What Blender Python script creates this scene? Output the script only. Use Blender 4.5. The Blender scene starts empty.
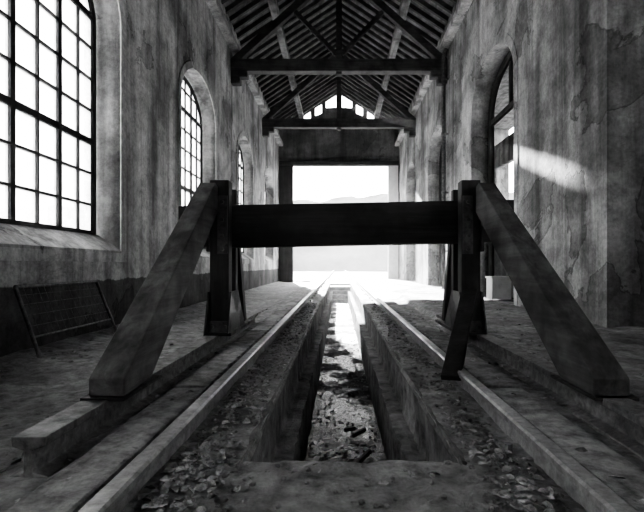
import bpy, bmesh, math, random
from mathutils import Vector, Matrix, noise
random.seed(4)
S=bpy.context.scene
COL=S.collection
CAM=0.86
try:
    S.view_settings.look='AgX - High Contrast'; S.view_settings.exposure=.3
except Exception as ex: print(ex)
# ---------------- materials ----------------
def newmat(name):
    m=bpy.data.materials.new(name); m.use_nodes=True
    nt=m.node_tree; b=nt.nodes['Principled BSDF']
    return m,nt,b
def ramp(nt,stops):
    r=nt.nodes.new('ShaderNodeValToRGB')
    e=r.color_ramp.elements
    while len(e)<len(stops): e.new(0.5)
    for i,(p,v) in enumerate(stops):
        e[i].position=p; e[i].color=(v,v,v,1)
    return r
def coords(nt,scale=(1,1,1)):
    t=nt.nodes.new('ShaderNodeTexCoord'); mp=nt.nodes.new('ShaderNodeMapping')
    mp.inputs['Scale'].default_value=scale
    nt.links.new(t.outputs['Object'],mp.inputs['Vector']); return mp
def ntex(nt,scale,vec,detail=8,rough=.6,dist=0):
    n=nt.nodes.new('ShaderNodeTexNoise'); n.inputs['Scale'].default_value=scale
    n.inputs['Detail'].default_value=detail; n.inputs['Roughness'].default_value=rough
    n.inputs['Distortion'].default_value=dist
    nt.links.new(vec.outputs[0],n.inputs['Vector']); return n
def mul(nt,a,b,mode='MULTIPLY',f=1.0):
    m=nt.nodes.new('ShaderNodeMix'); m.data_type='RGBA'; m.blend_type=mode
    m.inputs[0].default_value=f
    nt.links.new(a,m.inputs[6]); nt.links.new(b,m.inputs[7]); return m.outputs[2]
def bump(nt,b,h,strength,dist):
    bp=nt.nodes.new('ShaderNodeBump'); bp.inputs['Strength'].default_value=strength
    bp.inputs['Distance'].default_value=dist
    nt.links.new(h,bp.inputs['Height']); nt.links.new(bp.outputs[0],b.inputs['Normal'])
def plaster(name,lo=.18,hi=.5,base_dark=None,pt=.6,vs=.4):
    m,nt,b=newmat(name)
    c=coords(nt); cs=coords(nt,(1.3,1.3,.09)); cf=coords(nt,(5,5,.3))
    n1=ntex(nt,.9,c,9,.6,.2); n2=ntex(nt,1.3,cs,7,.6,.3); n3=ntex(nt,20,c,6,.7); n6=ntex(nt,4.5,c,8,.65); n7=ntex(nt,1,cf,5,.6,.3)
    r1=ramp(nt,[(.38,lo),(.5,(lo+hi)/2),(.62,hi)]); nt.links.new(n1.outputs[0],r1.inputs[0])
    r2=ramp(nt,[(.37,vs),(.48,.85),(.58,1.0)]); nt.links.new(n2.outputs[0],r2.inputs[0])
    r3=ramp(nt,[(.36,.72),(.6,1.0)]); nt.links.new(n3.outputs[0],r3.inputs[0])
    r6=ramp(nt,[(.36,.72),(.55,1.0)]); nt.links.new(n6.outputs[0],r6.inputs[0])
    r7=ramp(nt,[(.36,.78),(.52,1.0)]); nt.links.new(n7.outputs[0],r7.inputs[0])
    o=mul(nt,r1.outputs[0],r2.outputs[0]); o=mul(nt,o,r3.outputs[0]); o=mul(nt,o,r6.outputs[0]); o=mul(nt,o,r7.outputs[0])
    n4=ntex(nt,.6,c,10,.55,.5)
    r4=ramp(nt,[(.0,1.0),(pt,1.0),(pt+.004,.35),(pt+.014,.7),(1.0,.62)]); nt.links.new(n4.outputs[0],r4.inputs[0])
    o=mul(nt,o,r4.outputs[0])
    n5=ntex(nt,.7,c,7,.55,.6)
    r5=ramp(nt,[(.0,1),(.498,1),(.5,.4),(.502,1),(1,1)]); nt.links.new(n5.outputs[0],r5.inputs[0])
    o=mul(nt,o,r5.outputs[0],f=.35)
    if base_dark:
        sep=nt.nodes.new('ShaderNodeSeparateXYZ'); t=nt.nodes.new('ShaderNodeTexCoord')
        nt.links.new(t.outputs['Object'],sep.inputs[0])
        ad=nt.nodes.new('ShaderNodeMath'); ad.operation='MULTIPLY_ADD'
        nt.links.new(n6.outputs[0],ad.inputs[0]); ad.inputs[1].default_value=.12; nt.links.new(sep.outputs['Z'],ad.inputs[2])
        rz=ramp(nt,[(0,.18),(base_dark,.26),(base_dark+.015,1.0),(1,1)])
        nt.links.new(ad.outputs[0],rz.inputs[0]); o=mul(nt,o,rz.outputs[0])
    nt.links.new(o,b.inputs['Base Color']); b.inputs['Roughness'].default_value=.92
    b.inputs['Specular IOR Level'].default_value=.2
    ad2=nt.nodes.new('ShaderNodeMath'); ad2.operation='MULTIPLY_ADD'
    nt.links.new(r4.outputs[0],ad2.inputs[0]); ad2.inputs[1].default_value=1.0; nt.links.new(n6.outputs[0],ad2.inputs[2])
    bump(nt,b,ad2.outputs[0],.6,.022); return m
def wood(name,axis,lo,hi,rough=.75,sc=1.0):
    m,nt,b=newmat(name)
    s=[14*sc]*3; s[axis]=.7*sc
    c=coords(nt,tuple(s)); n=ntex(nt,1.0,c,8,.65,.3)
    c2=coords(nt); n2=ntex(nt,3,c2,6,.6)
    r=ramp(nt,[(.3,lo),(.7,hi)]); nt.links.new(n.outputs[0],r.inputs[0])
    r2=ramp(nt,[(.35,.3),(.6,1)]); nt.links.new(n2.outputs[0],r2.inputs[0])
    nt.links.new(mul(nt,r.outputs[0],r2.outputs[0]),b.inputs['Base Color'])
    b.inputs['Roughness'].default_value=rough
    bump(nt,b,n.outputs[0],.8,.012); return m
def stone(name,lo,hi,scale=6,bs=.8,bd=.03,rlo=.8,rhi=.95,detail=10,wlo=.4):
    m,nt,b=newmat(name); c=coords(nt)
    n=ntex(nt,scale,c,detail,.72,.2); n2=ntex(nt,scale*.18,c,5,.6)
    r=ramp(nt,[(.34,lo),(.64,hi)]); nt.links.new(n.outputs[0],r.inputs[0])
    r2=ramp(nt,[(.35,wlo),(.62,1)]); nt.links.new(n2.outputs[0],r2.inputs[0])
    nt.links.new(mul(nt,r.outputs[0],r2.outputs[0]),b.inputs['Base Color'])
    rr=ramp(nt,[(.46,rlo),(.54,rhi)]); nt.links.new(n2.outputs[0],rr.inputs[0])
    nt.links.new(rr.outputs[0],b.inputs['Roughness'])
    bump(nt,b,n.outputs[0],bs,bd); return m
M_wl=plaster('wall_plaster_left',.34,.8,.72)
M_wr=plaster('wall_plaster_right',.3,.72,None,.56,.45)
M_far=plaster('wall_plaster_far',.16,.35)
M_trim=plaster('arch_surround_plaster',.5,.8)
M_floor=stone('dirt_floor',.13,.5,9,1.0,.05,.6,.95)
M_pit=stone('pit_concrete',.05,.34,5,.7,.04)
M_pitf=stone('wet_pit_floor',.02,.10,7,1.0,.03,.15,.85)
M_curb=stone('curb_stone',.14,.5,9,.9,.03)
M_beam=wood('buffer_beam_wood',0,.010,.06,.6)
M_brace=wood('brace_wood',1,.035,.18,.7)
M_post=wood('post_wood',2,.013,.07,.7)
M_scrap=wood('scrap_wood',1,.05,.2)
M_rX=wood('truss_wood',0,.05,.16)
M_rY=wood('purlin_wood',1,.18,.42)
M_boards=wood('roof_boards',1,.18,.42,.8,.6)
M_rust=stone('rusty_steel',.06,.28,18,.5,.008,.45,.7)
M_iron=stone('dark_iron',.015,.06,18,.5,.008,.45,.7)
M_steelplate=stone('worn_steel_plate',.06,.2,18,.5,.008,.35,.6)
M_railtop=stone('rail_steel',.14,.38,20,.2,.003,.3,.45,wlo=.7)
M_frame=stone('window_iron',.01,.03,20,.2,.003,.5,.7)
M_white=stone('pale_paint',.7,.85,6,.1,.003,wlo=.85)
M_leaf=stone('dry_leaf',.08,.6,30,.2,.003)
M_hill=stone('hazed_hill_foliage',.11,.15,.5,.3,.2,wlo=.85)  # outdoor haze is put into this lightened, low-contrast foliage colour
M_ground=stone('yard_gravel',.06,.09,3,.6,.02,wlo=.7)
def glassmat(name,lo,hi,tc):
    m=bpy.data.materials.new(name); m.use_nodes=True
    nt=m.node_tree; nt.nodes.clear()
    out=nt.nodes.new('ShaderNodeOutputMaterial'); mx=nt.nodes.new('ShaderNodeMixShader')
    tr=nt.nodes.new('ShaderNodeBsdfTransparent'); tl=nt.nodes.new('ShaderNodeBsdfTranslucent')
    tl.inputs[0].default_value=(tc,tc,tc,1)
    c=coords(nt); n=ntex(nt,5,c,8,.7); r=ramp(nt,[(.35,lo),(.65,hi)])
    nt.links.new(n.outputs[0],r.inputs[0]); nt.links.new(r.outputs[0],mx.inputs[0])
    nt.links.new(tr.outputs[0],mx.inputs[1]); nt.links.new(tl.outputs[0],mx.inputs[2]); nt.links.new(mx.outputs[0],out.inputs[0])
    return m
M_glass=glassmat('dusty_glass',.35,.85,.8)
M_gglass=glassmat('frosted_gable_sun_mask',1,1,.7)  # for the added glazing that stops direct sun at the gable
# ---------------- helpers ----------------
def finish(bm,name,mat,parent=None,bevel=0,smooth=False):
    bmesh.ops.recalc_face_normals(bm,faces=bm.faces)
    me=bpy.data.meshes.new(name); bm.to_mesh(me); bm.free()
    if smooth:
        for p in me.polygons: p.use_smooth=True
    o=bpy.data.objects.new(name,me); COL.objects.link(o); me.materials.append(mat)
    if parent: o.parent=parent
    if bevel:
        md=o.modifiers.new('bevel','BEVEL'); md.width=bevel; md.segments=2; md.limit_method='ANGLE'
    return o
def empty(name):
    e=bpy.data.objects.new(name,None); COL.objects.link(e); e.empty_display_size=.1; return e
def box(bm,x0,x1,y0,y1,z0,z1):
    v=[bm.verts.new((x,y,z)) for x in (x0,x1) for y in (y0,y1) for z in (z0,z1)]
    for f in ((0,1,3,2),(4,6,7,5),(0,4,5,1),(2,3,7,6),(0,2,6,4),(1,5,7,3)): bm.faces.new([v[i] for i in f])
def beam(bm,p0,p1,w,h,side=(1,0,0)):
    p0=Vector(p0);p1=Vector(p1);d=(p1-p0).normalized(); s=Vector(side); s=(s-d*s.dot(d)).normalized(); u=d.cross(s)
    v=[]
    for p in (p0,p1):
        for a,b in ((-1,-1),(1,-1),(1,1),(-1,1)): v.append(bm.verts.new(p+s*(a*w/2)+u*(b*h/2)))
    for f in ((0,1,2,3),(4,7,6,5),(0,4,5,1),(1,5,6,2),(2,6,7,3),(3,7,4,0)): bm.faces.new([v[i] for i in f])
def prismY(bm,prof,x,z,y0,y1,seg=1):
    rings=[]
    for i in range(seg+1):
        y=y0+(y1-y0)*i/seg
        rings.append([bm.verts.new((x+a,y,z+b)) for a,b in prof])
    n=len(prof)
    for k in range(seg):
        for i in range(n): bm.faces.new([rings[k][i],rings[k][(i+1)%n],rings[k+1][(i+1)%n],rings[k+1][i]])
    bm.faces.new(rings[0]); bm.faces.new(rings[-1][::-1])
def tube(bm,p0,p1,r,n=10):
    p0=Vector(p0);p1=Vector(p1);d=(p1-p0); q=d.to_track_quat('Z','Y')
    a=[bm.verts.new(p0+q@Vector((math.cos(t)*r,math.sin(t)*r,0))) for t in [2*math.pi*i/n for i in range(n)]]
    b=[bm.verts.new(p1+q@Vector((math.cos(t)*r,math.sin(t)*r,0))) for t in [2*math.pi*i/n for i in range(n)]]
    for i in range(n): bm.faces.new([a[i],a[(i+1)%n],b[(i+1)%n],b[i]])
    bm.faces.new(a[::-1]); bm.faces.new(b)
def plate(name,outline,holes,thick,to_world,mat,parent=None):
    cu=bpy.data.curves.new('tmp','CURVE'); cu.dimensions='2D'; cu.fill_mode='BOTH'; cu.extrude=thick/2
    for pts in [outline]+holes:
        sp=cu.splines.new('POLY'); sp.points.add(len(pts)-1)
        for i,p in enumerate(pts): sp.points[i].co=(p[0],p[1],0,1)
        sp.use_cyclic_u=True
    ob=bpy.data.objects.new('tmp',cu); COL.objects.link(ob)
    bpy.context.view_layer.update()
    dg=bpy.context.evaluated_depsgraph_get()
    me=bpy.data.meshes.new_from_object(ob.evaluated_get(dg))
    bpy.data.objects.remove(ob); bpy.data.curves.remove(cu)
    for v in me.vertices: v.co=Vector(to_world(v.co.x,v.co.y,v.co.z+thick/2))
    bm=bmesh.new(); bm.from_mesh(me); bpy.data.meshes.remove(me)
    bmesh.ops.remove_doubles(bm,verts=bm.verts,dist=1e-5)
    return finish(bm,name,mat,parent)
def arch(y0,y1,z0,spring,rise,n=18):
    c=(y0+y1)/2; w=(y1-y0)/2
    pts=[(y0,z0),(y1,z0)]
    for i in range(n+1):
        t=math.pi*i/n; pts.append((c+w*math.cos(t),spring+rise*math.sin(t)))
    return pts
EAVE=CAM+6.7; RIDGE=CAM+8.7; W=3.0; Y0=-4.0; Y1=22.5
WT=CAM+6.05
# ---------------- walls ----------------
wins=[(-1.02+4.77*i,1.40+4.77*i) for i in range(5)]
SPR,RIS=4.12,.84
holesL=[arch(a,b,1.02,SPR,RIS) for a,b in wins]
plate('wall_left',[(Y0,-.3),(Y1,-.3),(Y1,EAVE+.05),(Y0,EAVE+.05)],holesL,.5,lambda u,v,w:(-W-w,u,v),M_wl)
doors=[(7.7,10.15),(12.6,15.1),(17.5,20.0)]
pts=[(5.04,-.3),(Y1,-.3),(Y1,EAVE+.05),(5.04,EAVE+.05)]
plate('wall_right',pts,[arch(a,b,.17,4.15,.95) for a,b in doors],.5,lambda u,v,w:(W+w,u,v),M_wr)
bm=bmesh.new(); box(bm,W+.5,8.5,5.04,5.5,-.3,EAVE+.1); finish(bm,'wall_cross',M_wr)
bm=bmesh.new(); box(bm,W,W+.5,Y0,5.04,EAVE-.9,EAVE+.05); finish(bm,'trim_lintel',M_wr)
plate('wall_annex_near',[(Y0,-.3),(5.04,-.3),(5.04,EAVE),(Y0,EAVE)],[[(-2.5,2.5),(.5,2.5),(.5,4.8),(-2.5,4.8)]],.4,lambda u,v,w:(6.5+w,u,v),M_wr)
plate('wall_annex_far',[(5.5,-.3),(Y1,-.3),(Y1,6.2),(5.5,6.2)],[[(17.3,2.9),(20.4,2.9),(20.4,5.2),(17.3,5.2)]],.3,lambda u,v,w:(7.0+w,u,v),M_far)
bm=bmesh.new(); box(bm,W+.5,8.6,Y0,Y1+.4,EAVE+.1,EAVE+.3); finish(bm,'ceiling_annex',M_boards)
bm=bmesh.new(); box(bm,W+.5,8.5,Y1,Y1+.4,-.3,EAVE+.1); finish(bm,'wall_annex_end',M_far)
fo=[(-W-.5,-.3),(-2.3,-.3),(-2.3,CAM+4.95),(2.45,CAM+4.95),(2.45,-.3),(W+.5,-.3),(W+.5,EAVE),(0,RIDGE+.25),(-W-.5,EAVE)]
H=lambda l:[(x,CAM+z) for x,z in l]
fh=[]
A=[[(.14,7.88),(.66,7.85),(.66,8.2),(.14,8.52)],[(.86,7.58),(1.2,7.45),(1.2,7.88),(.86,8.08)],[(1.42,7.1),(2.0,7.1),(1.95,7.36),(1.42,7.72)]]
for q in A:
    fh.append(H(q)); fh.append(H([(-x,z) for x,z in q][::-1]))
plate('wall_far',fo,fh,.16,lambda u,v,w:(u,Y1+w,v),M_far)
gw=empty('window_gable')
plate('frosted_sun_mask',H([(-2.1,7.0),(2.1,7.0),(2.1,7.4),(0,8.65),(-2.1,7.4)]),
      [H([(.18,7.90),(.60,7.88),(.60,8.16),(.18,8.22)])],.006,lambda u,v,w:(u,Y1+.17+w,v),M_gglass,gw)  # added pane blocks direct sun; its gap shapes the right-wall streak
plate('wall_back',[(-W-.5,-.3),(6.9,-.3),(6.9,EAVE),(W,EAVE),(0,RIDGE+.25),(-W-.5,EAVE)],[],.4,lambda u,v,w:(u,Y0-w,v),M_wr)
for i,(a,b) in enumerate(doors):
    plate('trim_%d'%(i+1),arch(a-.16,b+.16,.18,4.15,1.11),[arch(a,b,.185,4.15,.95)],.012,lambda u,v,w:(W-w,u,v),M_wr)
for i,(a,b) in enumerate(wins[1:]):
    plate('trim_%d'%(i+4),arch(a-.14,b+.14,.9,SPR,RIS+.14),[arch(a,b,1.02,SPR,RIS)],.02,lambda u,v,w:(-W+w,u,v),M_trim)
for i,(a,b) in enumerate(doors):
    e=empty('door_%d'%(i+1))
    plate('frame',arch(a+.01,b-.01,.2,4.15,.93),[arch(a+.12,b-.12,.21,4.15,.81)],.1,lambda u,v,w:(W+.36+w,u,v),M_post,e)
    bm=bmesh.new(); box(bm,W+.38,W+.44,a+.1,b-.1,3.95,4.07); box(bm,W+.38,W+.44,(a+b)/2-.04,(a+b)/2+.04,4.05,4.9)
    finish(bm,'fanlight_bars',M_post,e)
bm=bmesh.new()
box(bm,-2.95,-2.3,Y1-.12,Y1,0,CAM+4.95); box(bm,-2.95,2.95,Y1-.25,Y1,CAM+4.95,CAM+5.15)
finish(bm,'trim_door_frame',M_post,bevel=.01)
bm=bmesh.new(); box(bm,2.45,2.95,Y1-.12,Y1,.1,CAM+4.95); finish(bm,'trim_door_pier',M_white,bevel=.01)
# ---------------- windows ----------------
def window(idx,a,b):
    e=empty('window_%d'%idx)
    a+=.05;b-=.05; z0=1.25; sp=SPR; ri=RIS-.06; X=-3.30
    plate('frame',arch(a,b,z0,sp,ri),[arch(a+.07,b-.07,z0+.07,sp,ri-.07)],.09,lambda u,v,w:(X-w,u,v),M_frame,e)
    bm=bmesh.new(); n=6; c=(a+b)/2; hw=(b-a)/2
    for i in range(1,n):
        y=a+(b-a)*i/n; t=.07 if i in(2,4) else .028
        zt=sp+ri*math.sqrt(max(0,1-((y-c)/hw)**2))-.02
        box(bm,X-.07,X-.01,y-t/2,y+t/2,z0+.03,zt)
    z=z0; k=0
    while True:
        k+=1; z+=.42
        if z>sp+ri-.15: break
        t=.08 if k in(3,7) else .028
        h=hw if z<sp else hw*math.sqrt(1-((z-sp)/ri)**2)
        box(bm,X-.068,X-.012,c-h+.02,c+h-.02,z-t/2,z+t/2)
    finish(bm,'glazing_bars',M_frame,e)
    plate('glass',arch(a+.03,b-.03,z0+.03,sp,ri-.03),[],.004,lambda u,v,w:(X-.04-w,u,v),M_glass,e)
    bm=bmesh.new()
    v=[(-W+.015,1.0),(-3.5,1.0),(-3.5,1.3),(-3.3,1.27),(-W+.015,1.05)]
    r=[[bm.verts.new((x,y,z)) for x,z in v] for y in (a-.05,b+.05)]
    for i in range(5): bm.faces.new([r[0][i],r[0][(i+1)%5],r[1][(i+1)%5],r[1][i]])
    bm.faces.new(r[0]); bm.faces.new(r[1][::-1]); finish(bm,'sloping_sill',M_wl,e)
for i,(a,b) in enumerate(wins): window(i+1,a,b)
# ---------------- roof ----------------
slope=(RIDGE-EAVE)/W
def roofpt(x,off=0): return RIDGE-slope*abs(x)+off
bm=bmesh.new()
for s in (-1,1):
    L=[(0,RIDGE+.12),(s*3.7,roofpt(3.7)+.12),(s*3.7,roofpt(3.7)+.2),(0,RIDGE+.2)]
    r=[[bm.verts.new((x,y,z)) for x,z in L] for y in (Y0-.4,Y1+.4)]
    for i in range(4): bm.faces.new([r[0][i],r[0][(i+1)%4],r[1][(i+1)%4],r[1][i]])
    bm.faces.new(r[0]); bm.faces.new(r[1][::-1])
finish(bm,'ceiling',M_boards)
bm=bmesh.new(); y=Y0+.2
while y<Y1-.1:
    for s in (-1,1): beam(bm,(s*.02,y,RIDGE+.05),(s*3.4,y,roofpt(3.4)+.05),.09,.12,(0,1,0))
    y+=.45
finish(bm,'roof_rafters',M_rX)
bm=bmesh.new()
for s in (-1,1):
    box(bm,s*1.85-.11,s*1.85+.11,Y0,Y1,roofpt(1.85)-.27,roofpt(1.85)-.02)
box(bm,-.09,.09,Y0,Y1,RIDGE-.2,RIDGE-.02)
finish(bm,'roof_purlins',M_rY,bevel=.01)
bm=bmesh.new()
for s in (-1,1): box(bm,s*2.9-.12,s*2.9+.12,Y0,Y1,WT-.12,WT+.04)
finish(bm,'trim_wall_plate',M_trim,bevel=.01)
TZ=CAM+5.55
for y in (7.5,12.6,17.7,2.4,-2.7):
    bm=bmesh.new()
    box(bm,-3.1,3.1,y-.14,y+.14,TZ-.17,TZ+.17)
    for s in (-1,1):
        beam(bm,(s*2.95,y,TZ+.12),(s*.06,y,RIDGE-.45),.18,.2,(0,1,0))
        if y!=17.7: beam(bm,(s*.08,y,TZ+.35),(s*1.25,y,roofpt(1.25)-.75),.1,.12,(0,1,0))
    box(bm,-.08,.08,y-.08,y+.08,TZ-.25,RIDGE-.25)
    for s in (-1,1):
        box(bm,min(s*2.55,s*3.0),max(s*2.55,s*3.0),y-.12,y+.12,TZ-.33,TZ-.17)
        box(bm,min(s*2.75,s*3.0),max(s*2.75,s*3.0),y-.12,y+.12,TZ-.5,TZ-.33)
    finish(bm,'roof_truss',M_rX,bevel=.012)
# ---------------- floor ----------------
PX0,PX1,PY0,PY1=-.36,.46,1.73,18.5
def sm(a,b,x):
    t=min(1,max(0,(x-a)/(b-a))); return t*t*(3-2*t)
def fh_(x,y):
    z=.10*sm(-1.5,-1.15,x)+.07*sm(1.3,1.4,x)
    n=noise.fractal(Vector((x*2.2,y*2.2,0)),1,2,4)*.016+noise.fractal(Vector((x*14,y*14,3)),1,2,3)*.008
    d=math.exp(-((x+.52)/.12)**2)+math.exp(-((x-.62)/.12)**2)+math.exp(-((x+.9)/.1)**2)
    z+=n+.035*d*max(0,noise.noise(Vector((x*1.5,y*1.7,7)))+.35)
    if x<=-1.5: z+= .05*math.exp(-((x+3.0)/.25)**2)
    return z
xs=[]; x=-3.3
while x<8.4:
    xs.append(x); x+=.045 if -1.6<x<1.7 else (.1 if x<3.4 else .5)
ys=[]; y=Y0
while y<Y1+.4:
    ys.append(y); y+= .2 if y<.8 else (.04 if y<4 else (.08 if y<8 else .25))
for v in (PX0,PX1):
    i=min(range(len(xs)),key=lambda k:abs(xs[k]-v)); xs[i]=v
for v in (PY0,PY1):
    i=min(range(len(ys)),key=lambda k:abs(ys[k]-v)); ys[i]=v
ys.append(Y1+.6)
bm=bmesh.new(); V=[[bm.verts.new((x,y,fh_(x,y))) for y in ys] for x in xs]
for i in range(len(xs)-1):
    for j in range(len(ys)-1):
        if PX0-1e-4<=xs[i] and xs[i+1]<=PX1+1e-4 and PY0-1e-4<=ys[j] and ys[j+1]<=PY1+1e-4: continue
        bm.faces.new([V[i][j],V[i+1][j],V[i+1][j+1],V[i][j+1]])
bmesh.ops.delete(bm,geom=[v for v in bm.verts if not v.link_faces],context='VERTS')
finish(bm,'floor',M_floor,smooth=True)
pit=empty('inspection_pit')
LZ=CAM-1.05; BZ=CAM-1.45
bm=bmesh.new()
def wallstrip(prof,y0,y1,step,amp):
    rows=[]; y=y0
    while True:
        row=[]
        for k,(x,z) in enumerate(prof):
            d=noise.fractal(Vector((x*9,y*8,z*5)),1,2,4)*amp
            g=max(0,noise.noise(Vector((y*12,z*1.5,x*2)))) *.03
            sx=1 if x>0.05 else -1
            top=min(1,(.09-z)/.15) if z<.09 else 0
            row.append(bm.verts.new((x+d+sx*g*top,y,z+ (d*.8 if 0<k<len(prof)-1 else 0))))
        rows.append(row)
        if y>=y1: break
        y=min(y1,y+(step if y<6 else step*4))
    for j in range(len(rows)-1):
        for k in range(len(prof)-1): bm.faces.new([rows[j][k],rows[j][k+1],rows[j+1][k+1],rows[j+1][k]])
def prof(sx):
    xo=PX0 if sx<0 else PX1; xi=xo-sx*.11
    P=[(xo+sx*.07,.085),(xo+sx*.01,.11),(xo-sx*.008,.085)]
    for i in range(1,10): P.append((xo,.085+(LZ-.085)*i/10))
    P+= [(xo-sx*.01,LZ),(xo-sx*.05,LZ+.005),(xi,LZ)]
    for i in range(1,6): P.append((xi,LZ+(BZ-.02-LZ)*i/5))
    return P
wallstrip(prof(-1),PY0-.03,PY1,.03,.006); wallstrip(prof(1),PY0-.03,PY1,.03,.006)
box(bm,PX0-.02,PX1+.02,PY0-.12,PY0,BZ-.05,.085)
for i in range(4):
    box(bm,PX0-.02,PX1+.02,PY1-.35*(4-i),PY1+.05,BZ-.02,BZ+.14*(i+1))
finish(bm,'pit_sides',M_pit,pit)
bm=bmesh.new()
X=[PX0+.06+(PX1-PX0-.12)*i/14 for i in range(15)]; Yv=[PY0-.1+ (.06*i if i<90 else 5.4+.3*(i-90)) for i in range(128)]
V=[[bm.verts.new((x,y,BZ+noise.fractal(Vector((x*5,y*5,0)),1,2,4)*.02)) for y in Yv] for x in X]
for i in range(len(X)-1):
    for j in range(len(Yv)-1): bm.faces.new([V[i][j],V[i+1][j],V[i+1][j+1],V[i][j+1]])
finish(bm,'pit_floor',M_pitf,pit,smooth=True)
# ---------------- rails ----------------
RP=[(-.065,0),(.065,0),(.065,.012),(.012,.028),(.010,.098),(.034,.112),(.035,.134),(.026,.142),(-.026,.142),(-.035,.134),(-.034,.112),(-.010,.098),(-.012,.028),(-.065,.012)]
for n_,x in (('track_rail',-.67),('track_rail',.77)):
    bm=bmesh.new(); prismY(bm,RP,x,.06,.2,60,1)
    yy=1.0
    while yy<20:
        box(bm,x-.1,x+.1,yy,yy+.16,.09,.105)
        for sd in (-1,1): tube(bm,(x+sd*.08,yy+.08,.1),(x+sd*.08,yy+.08,.135),.016,6)
        yy+=.75
    finish(bm,n_,M_railtop)
bm=bmesh.new()
for x0,x1 in ((-.99,-.78),(.88,1.10)):
    yy=.4
    while yy<7.5:
        L=2.3; box(bm,x0+random.uniform(-.008,.008),x1+random.uniform(-.008,.008),yy,yy+L-.015,.04,.135+random.uniform(-.008,.008)); yy+=L
finish(bm,'stone_kerbs',M_curb,bevel=.015)
# ---------------- buffer stop ----------------
bs=empty('buffer_stop')
IP=[(-.075,0),(.075,0),(.075,.02),(.018,.035),(.015,.115),(.06,.13),(.062,.165),(-.062,.165),(-.06,.13),(-.015,.115),(-.018,.035),(-.075,.02)]
bm=bmesh.new(); prismY(bm,IP,-1.12,.075,1.62,5.9); finish(bm,'base_rail_left',M_rust,bs,bevel=.004)
bm=bmesh.new(); prismY(bm,IP,1.27,.085,1.2,5.6); finish(bm,'base_rail_right',M_rust,bs,bevel=.004)
bm=bmesh.new()
beam(bm,(-1.48,4.28,CAM+.35),(1.62,4.28,CAM+.41),.26,.39,(0,1,0))
finish(bm,'cross_beam',M_beam,bs,bevel=.008)
for s,px,bt,bf in ((-1,-1.07,-1.15,-1.085),(1,1.18,1.29,1.275)):
    side='left' if s<0 else 'right'
    bm=bmesh.new(); box(bm,px-.085,px+.085,4.02,4.15,.24,CAM+.76); finish(bm,'post_'+side,M_post,bs,bevel=.008)
    bm=bmesh.new(); box(bm,px-.06,px+.06,4.41,4.5,.5,CAM+.74); finish(bm,'rear_post_'+side,M_post,bs,bevel=.008)
    bm=bmesh.new(); w=.085; w2=.07
    prof2=[(2.10,.24),(2.42,.24),(4.02,CAM+.47),(4.02,CAM+.70),(3.93,CAM+.72),(2.10,.33)]
    r=[]
    for sd in (-1,1):
        r.append([bm.verts.new((bf+(bt-bf)*((y-2.1)/1.9)+sd*(w+(w2-w)*((y-2.1)/1.9)),y,z)) for y,z in prof2])
    n=len(prof2)
    for i in range(n): bm.faces.new([r[0][i],r[0][(i+1)%n],r[1][(i+1)%n],r[1][i]])
    bm.faces.new(r[0]); bm.faces.new(r[1][::-1]); finish(bm,'front_brace_'+side,M_brace,bs,bevel=.008)
    bm=bmesh.new(); beam(bm,(px,4.86,.25),(px,4.46,CAM+.5),.13,.09,(1,0,0)); finish(bm,'rear_brace_'+side,M_post,bs,bevel=.006)
    bm=bmesh.new()
    box(bm,px-.12,px+.12,3.95,4.95,.235,.262)
    box(bm,bf-.1,bf+.1,2.06,2.5,.236,.25)
    box(bm,px+s*.09,px+s*.10,3.97,4.5,CAM+.12,CAM+.66)
    for q in (px-.105,px+.095):
        tri=[(3.9,.262),(4.6,.262),(4.3,.62),(4.02,.62)]
        ra=[bm.verts.new((q,a_,b_)) for a_,b_ in tri]; rb=[bm.verts.new((q+.012,a_,b_)) for a_,b_ in tri]
        for i in range(4): bm.faces.new([ra[i],ra[(i+1)%4],rb[(i+1)%4],rb[i]])
        bm.faces.new(ra); bm.faces.new(rb[::-1])
    finish(bm,'ironwork_'+side,M_iron,bs)
    bm=bmesh.new()
    pin=px-s*.03
    box(bm,pin-.045,pin+.045,4.008,4.02,CAM+.1,CAM+.62); box(bm,px-.1,px+.1,4.008,4.02,.262,.36)
    for zz in (.14,.26,.4,.56): tube(bm,(pin,4.008,CAM+zz),(pin,3.985,CAM+zz),.018,6)
    for xx in (-.06,.06): tube(bm,(px+xx,4.008,.31),(px+xx,3.985,.31),.016,6)
    ex=-1.33 if s<0 else 1.48
    for zz in (.27,.46): tube(bm,(ex,4.15,CAM+zz),(ex,4.125,CAM+zz),.022,6)
    finish(bm,'bolted_plates_'+side,M_steelplate,bs)
bm=bmesh.new(); beam(bm,(.69,2.78,.16),(1.1,3.8,.64),.12,.035,(1,0,.2)); finish(bm,'loose_plank',M_post,bevel=.004)
# ---------------- rack, box, pipe ----------------
bm=bmesh.new()
f1=(-2.72,4.1,.0);f2=(-2.72,5.53,.0);t1=(-2.965,4.12,.66);t2=(-2.965,5.5,.66)
tube(bm,f1,t1,.018);tube(bm,f2,t2,.018);tube(bm,t1,t2,.018)
L=lambda a,b,t:tuple(a[i]+(b[i]-a[i])*t for i in range(3))
tube(bm,L(f1,t1,.3),L(f2,t2,.3),.01)
for i in range(1,14):
    tube(bm,L(L(f1,t1,.3),L(f2,t2,.3),i/14),L(t1,t2,i/14),.003,6)
for k in (.45,.6,.75,.88): tube(bm,L(f1,t1,k),L(f2,t2,k),.003,6)
finish(bm,'leaning_metal_rack',M_rust)
bm=bmesh.new(); box(bm,2.93,3.3,8.6,8.95,.2,.60); box(bm,2.91,3.32,8.58,8.97,.60,.64); box(bm,3.05,3.11,8.57,8.6,.4,.5); finish(bm,'electrical_cabinet',M_white,bevel=.01)
bm=bmesh.new(); tube(bm,(2.86,12.3,.2),(2.86,12.3,WT-.35),.055,14); tube(bm,(2.86,12.3,WT-.35),(2.93,12.3,WT-.15),.055,14)
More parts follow.
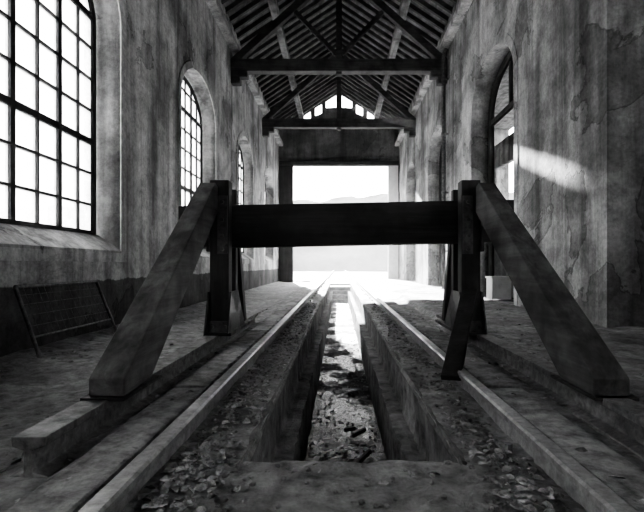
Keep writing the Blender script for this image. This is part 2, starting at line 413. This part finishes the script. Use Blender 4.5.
for z in (1.2,2.8,4.4,5.9): tube(bm,(2.86,12.3,z),(2.86,12.3,z+.08),.068,14); box(bm,2.86,2.99,12.28,12.32,z+.02,z+.06)
finish(bm,'downpipe',M_rust)
# ---------------- debris ----------------
def leafmesh(bm,p,s,rot,tilt):
    m=Matrix.Translation(p)@Matrix.Rotation(rot,4,'Z')@Matrix.Rotation(tilt,4,'X')
    pts=[(-1,0,0),(-.4,.5,.15),(.3,.55,.2),(1,0,.05),(.3,-.5,.22),(-.4,-.45,.12)]
    c=bm.verts.new(m@Vector((0,0,-.05*s)))
    vs=[bm.verts.new(m@(Vector(q)*s*random.uniform(.8,1.15))) for q in pts]
    for i in range(6): bm.faces.new([c,vs[i],vs[(i+1)%6]])
bm=bmesh.new()
for i in range(5200):
    u=random.random()
    y=1.0+7*random.random()**1.6
    if u<.32: x=random.gauss(-.53,.07)
    elif u<.52: x=random.gauss(.62,.06)
    elif u<.62: x=random.choice((-.74,.86,.9,-1.02,1.17))+random.gauss(0,.03)
    elif u<.8: x=random.uniform(-2.6,2.7)
    elif u<.9: x=random.gauss(-1.28,.09) 
    else: x=random.gauss(-2.6,.15); y=random.uniform(2,12)
    if noise.noise(Vector((x*1.5,y*2.2,5)))<.02 and random.random()<.75: continue
    if x<-2.85: continue
    if PX0-.02<x<PX1+.02 and y>PY0-.03: continue
    if -.72<x<-.62 or .72<x<.82: continue
    if -1.2<x<-1.04 or 1.2<x<1.34: continue
    zb=fh_(x,y)
    if -.99<x<-.76 or .88<x<1.12: zb=.14
    leafmesh(bm,Vector((x,y,zb+.014)),random.uniform(.01,.03),random.random()*6.3,random.uniform(-.8,.8))
for i in range(1500):
    y=2.2+8*random.random()**1.3; x=random.uniform(-.24,.34)
    if noise.noise(Vector((x*2,y*2.5,1)))<0.08 and random.random()<.75: continue
    leafmesh(bm,Vector((x,y,BZ+.02)),random.uniform(.01,.026),random.random()*6.3,random.uniform(-.7,.7))
finish(bm,'fallen_leaves',M_leaf)
bm=bmesh.new()
for i in range(2600):
    u=random.random(); y=.9+8*random.random()**1.5
    if u<.35: x=random.gauss(-.53,.1); 
    elif u<.6: x=random.gauss(.62,.1)
    elif u<.72: x=random.uniform(-.28,.38)
    else: x=random.uniform(-1.6,1.9)
    inp=PX0-.03<x<PX1+.03 and y>PY0-.03
    if inp:
        if not(-.24<x<.34) or y<2.2: continue
        z=BZ
    else: z=fh_(x,y)
    if -.72<x<-.62 or .72<x<.82 or -1.2<x<-1.04 or 1.2<x<1.34 or -.99<x<-.76 or .88<x<1.12: continue
    s=random.uniform(.004,.015)
    m=Matrix.Translation((x,y,z+s*.4))@Matrix.Rotation(random.random()*6,4,'Z')@Matrix.Diagonal((s*random.uniform(.7,1.4),s,s*.7,1))
    bmesh.ops.create_icosphere(bm,subdivisions=1,radius=1,matrix=m)
finish(bm,'gravel_debris',M_curb)
bm=bmesh.new()
for i in range(3):
    y=random.uniform(2.8,5); x=random.uniform(-.1,.2); a=random.uniform(-1.2,1.2); l=random.uniform(.08,.16)
    beam(bm,(x-l/2*math.cos(a),y-l*math.sin(a),BZ+.03),(x+l/2*math.cos(a),y+l*math.sin(a),BZ+.05),.03,.02,(0,0,1))
finish(bm,'broken_wood_scraps',M_scrap)
# ---------------- exterior ----------------
bm=bmesh.new()
box(bm,-60,60,Y1+.55,140,-.2,.05); box(bm,-60,-3.6,Y0-10,Y1+.55,-.3,-.05); box(bm,8.7,60,Y0-10,Y1+.55,-.3,-.05)
finish(bm,'yard_ground',M_ground)
bm=bmesh.new(); 
nx,ny=150,44
V=[]
for i in range(nx):
    row=[]
    for j in range(ny):
        t=j/(ny-1); x=-90+1.2*i; y=70+t*18; 
        b_=noise.fractal(Vector((x*.22,y*.3,t*4)),1,2,4)
        z=(14+.03*x+.6*noise.noise(Vector((x*.07,0,0))))*(t**.8)+b_*.7*min(1,t*6)
        row.append(bm.verts.new((x,y-b_*.6,z)))
    V.append(row)
for i in range(nx-1):
    for j in range(ny-1): bm.faces.new([V[i][j],V[i+1][j],V[i+1][j+1],V[i][j+1]])
finish(bm,'wooded_hillside',M_hill,smooth=True)
mh=bpy.data.materials.new('dusty_air'); mh.use_nodes=True; nt=mh.node_tree; nt.nodes.clear()
out=nt.nodes.new('ShaderNodeOutputMaterial'); vs=nt.nodes.new('ShaderNodeVolumeScatter')
vs.inputs['Density'].default_value=.004; vs.inputs['Anisotropy'].default_value=.4
nt.links.new(vs.outputs[0],out.inputs['Volume'])
bm=bmesh.new(); box(bm,-3.2,3.2,-3.8,Y1+.1,-1,10); finish(bm,'dusty_air_haze',mh)
# ---------------- light ----------------
w=bpy.data.worlds.new('World'); S.world=w; w.use_nodes=True
bg=w.node_tree.nodes['Background']; bg.inputs[0].default_value=(1,1,1,1); bg.inputs[1].default_value=9
sl=bpy.data.lights.new('sun','SUN'); sl.energy=46; sl.angle=.009
so=bpy.data.objects.new('sun',sl); COL.objects.link(so)
so.rotation_euler=Vector((2.65,-15.95,-6.55)).to_track_quat('-Z','Y').to_euler(); so.location=(-10,60,30)
# ---------------- camera ----------------
cd=bpy.data.cameras.new('camera'); co=bpy.data.objects.new('camera',cd); COL.objects.link(co)
co.location=(0,0,CAM); co.rotation_euler=(math.pi/2,0,0)
cd.sensor_width=36; cd.lens=36*450/644; cd.shift_x=-17/644; cd.shift_y=9/644; cd.clip_end=500
S.camera=co
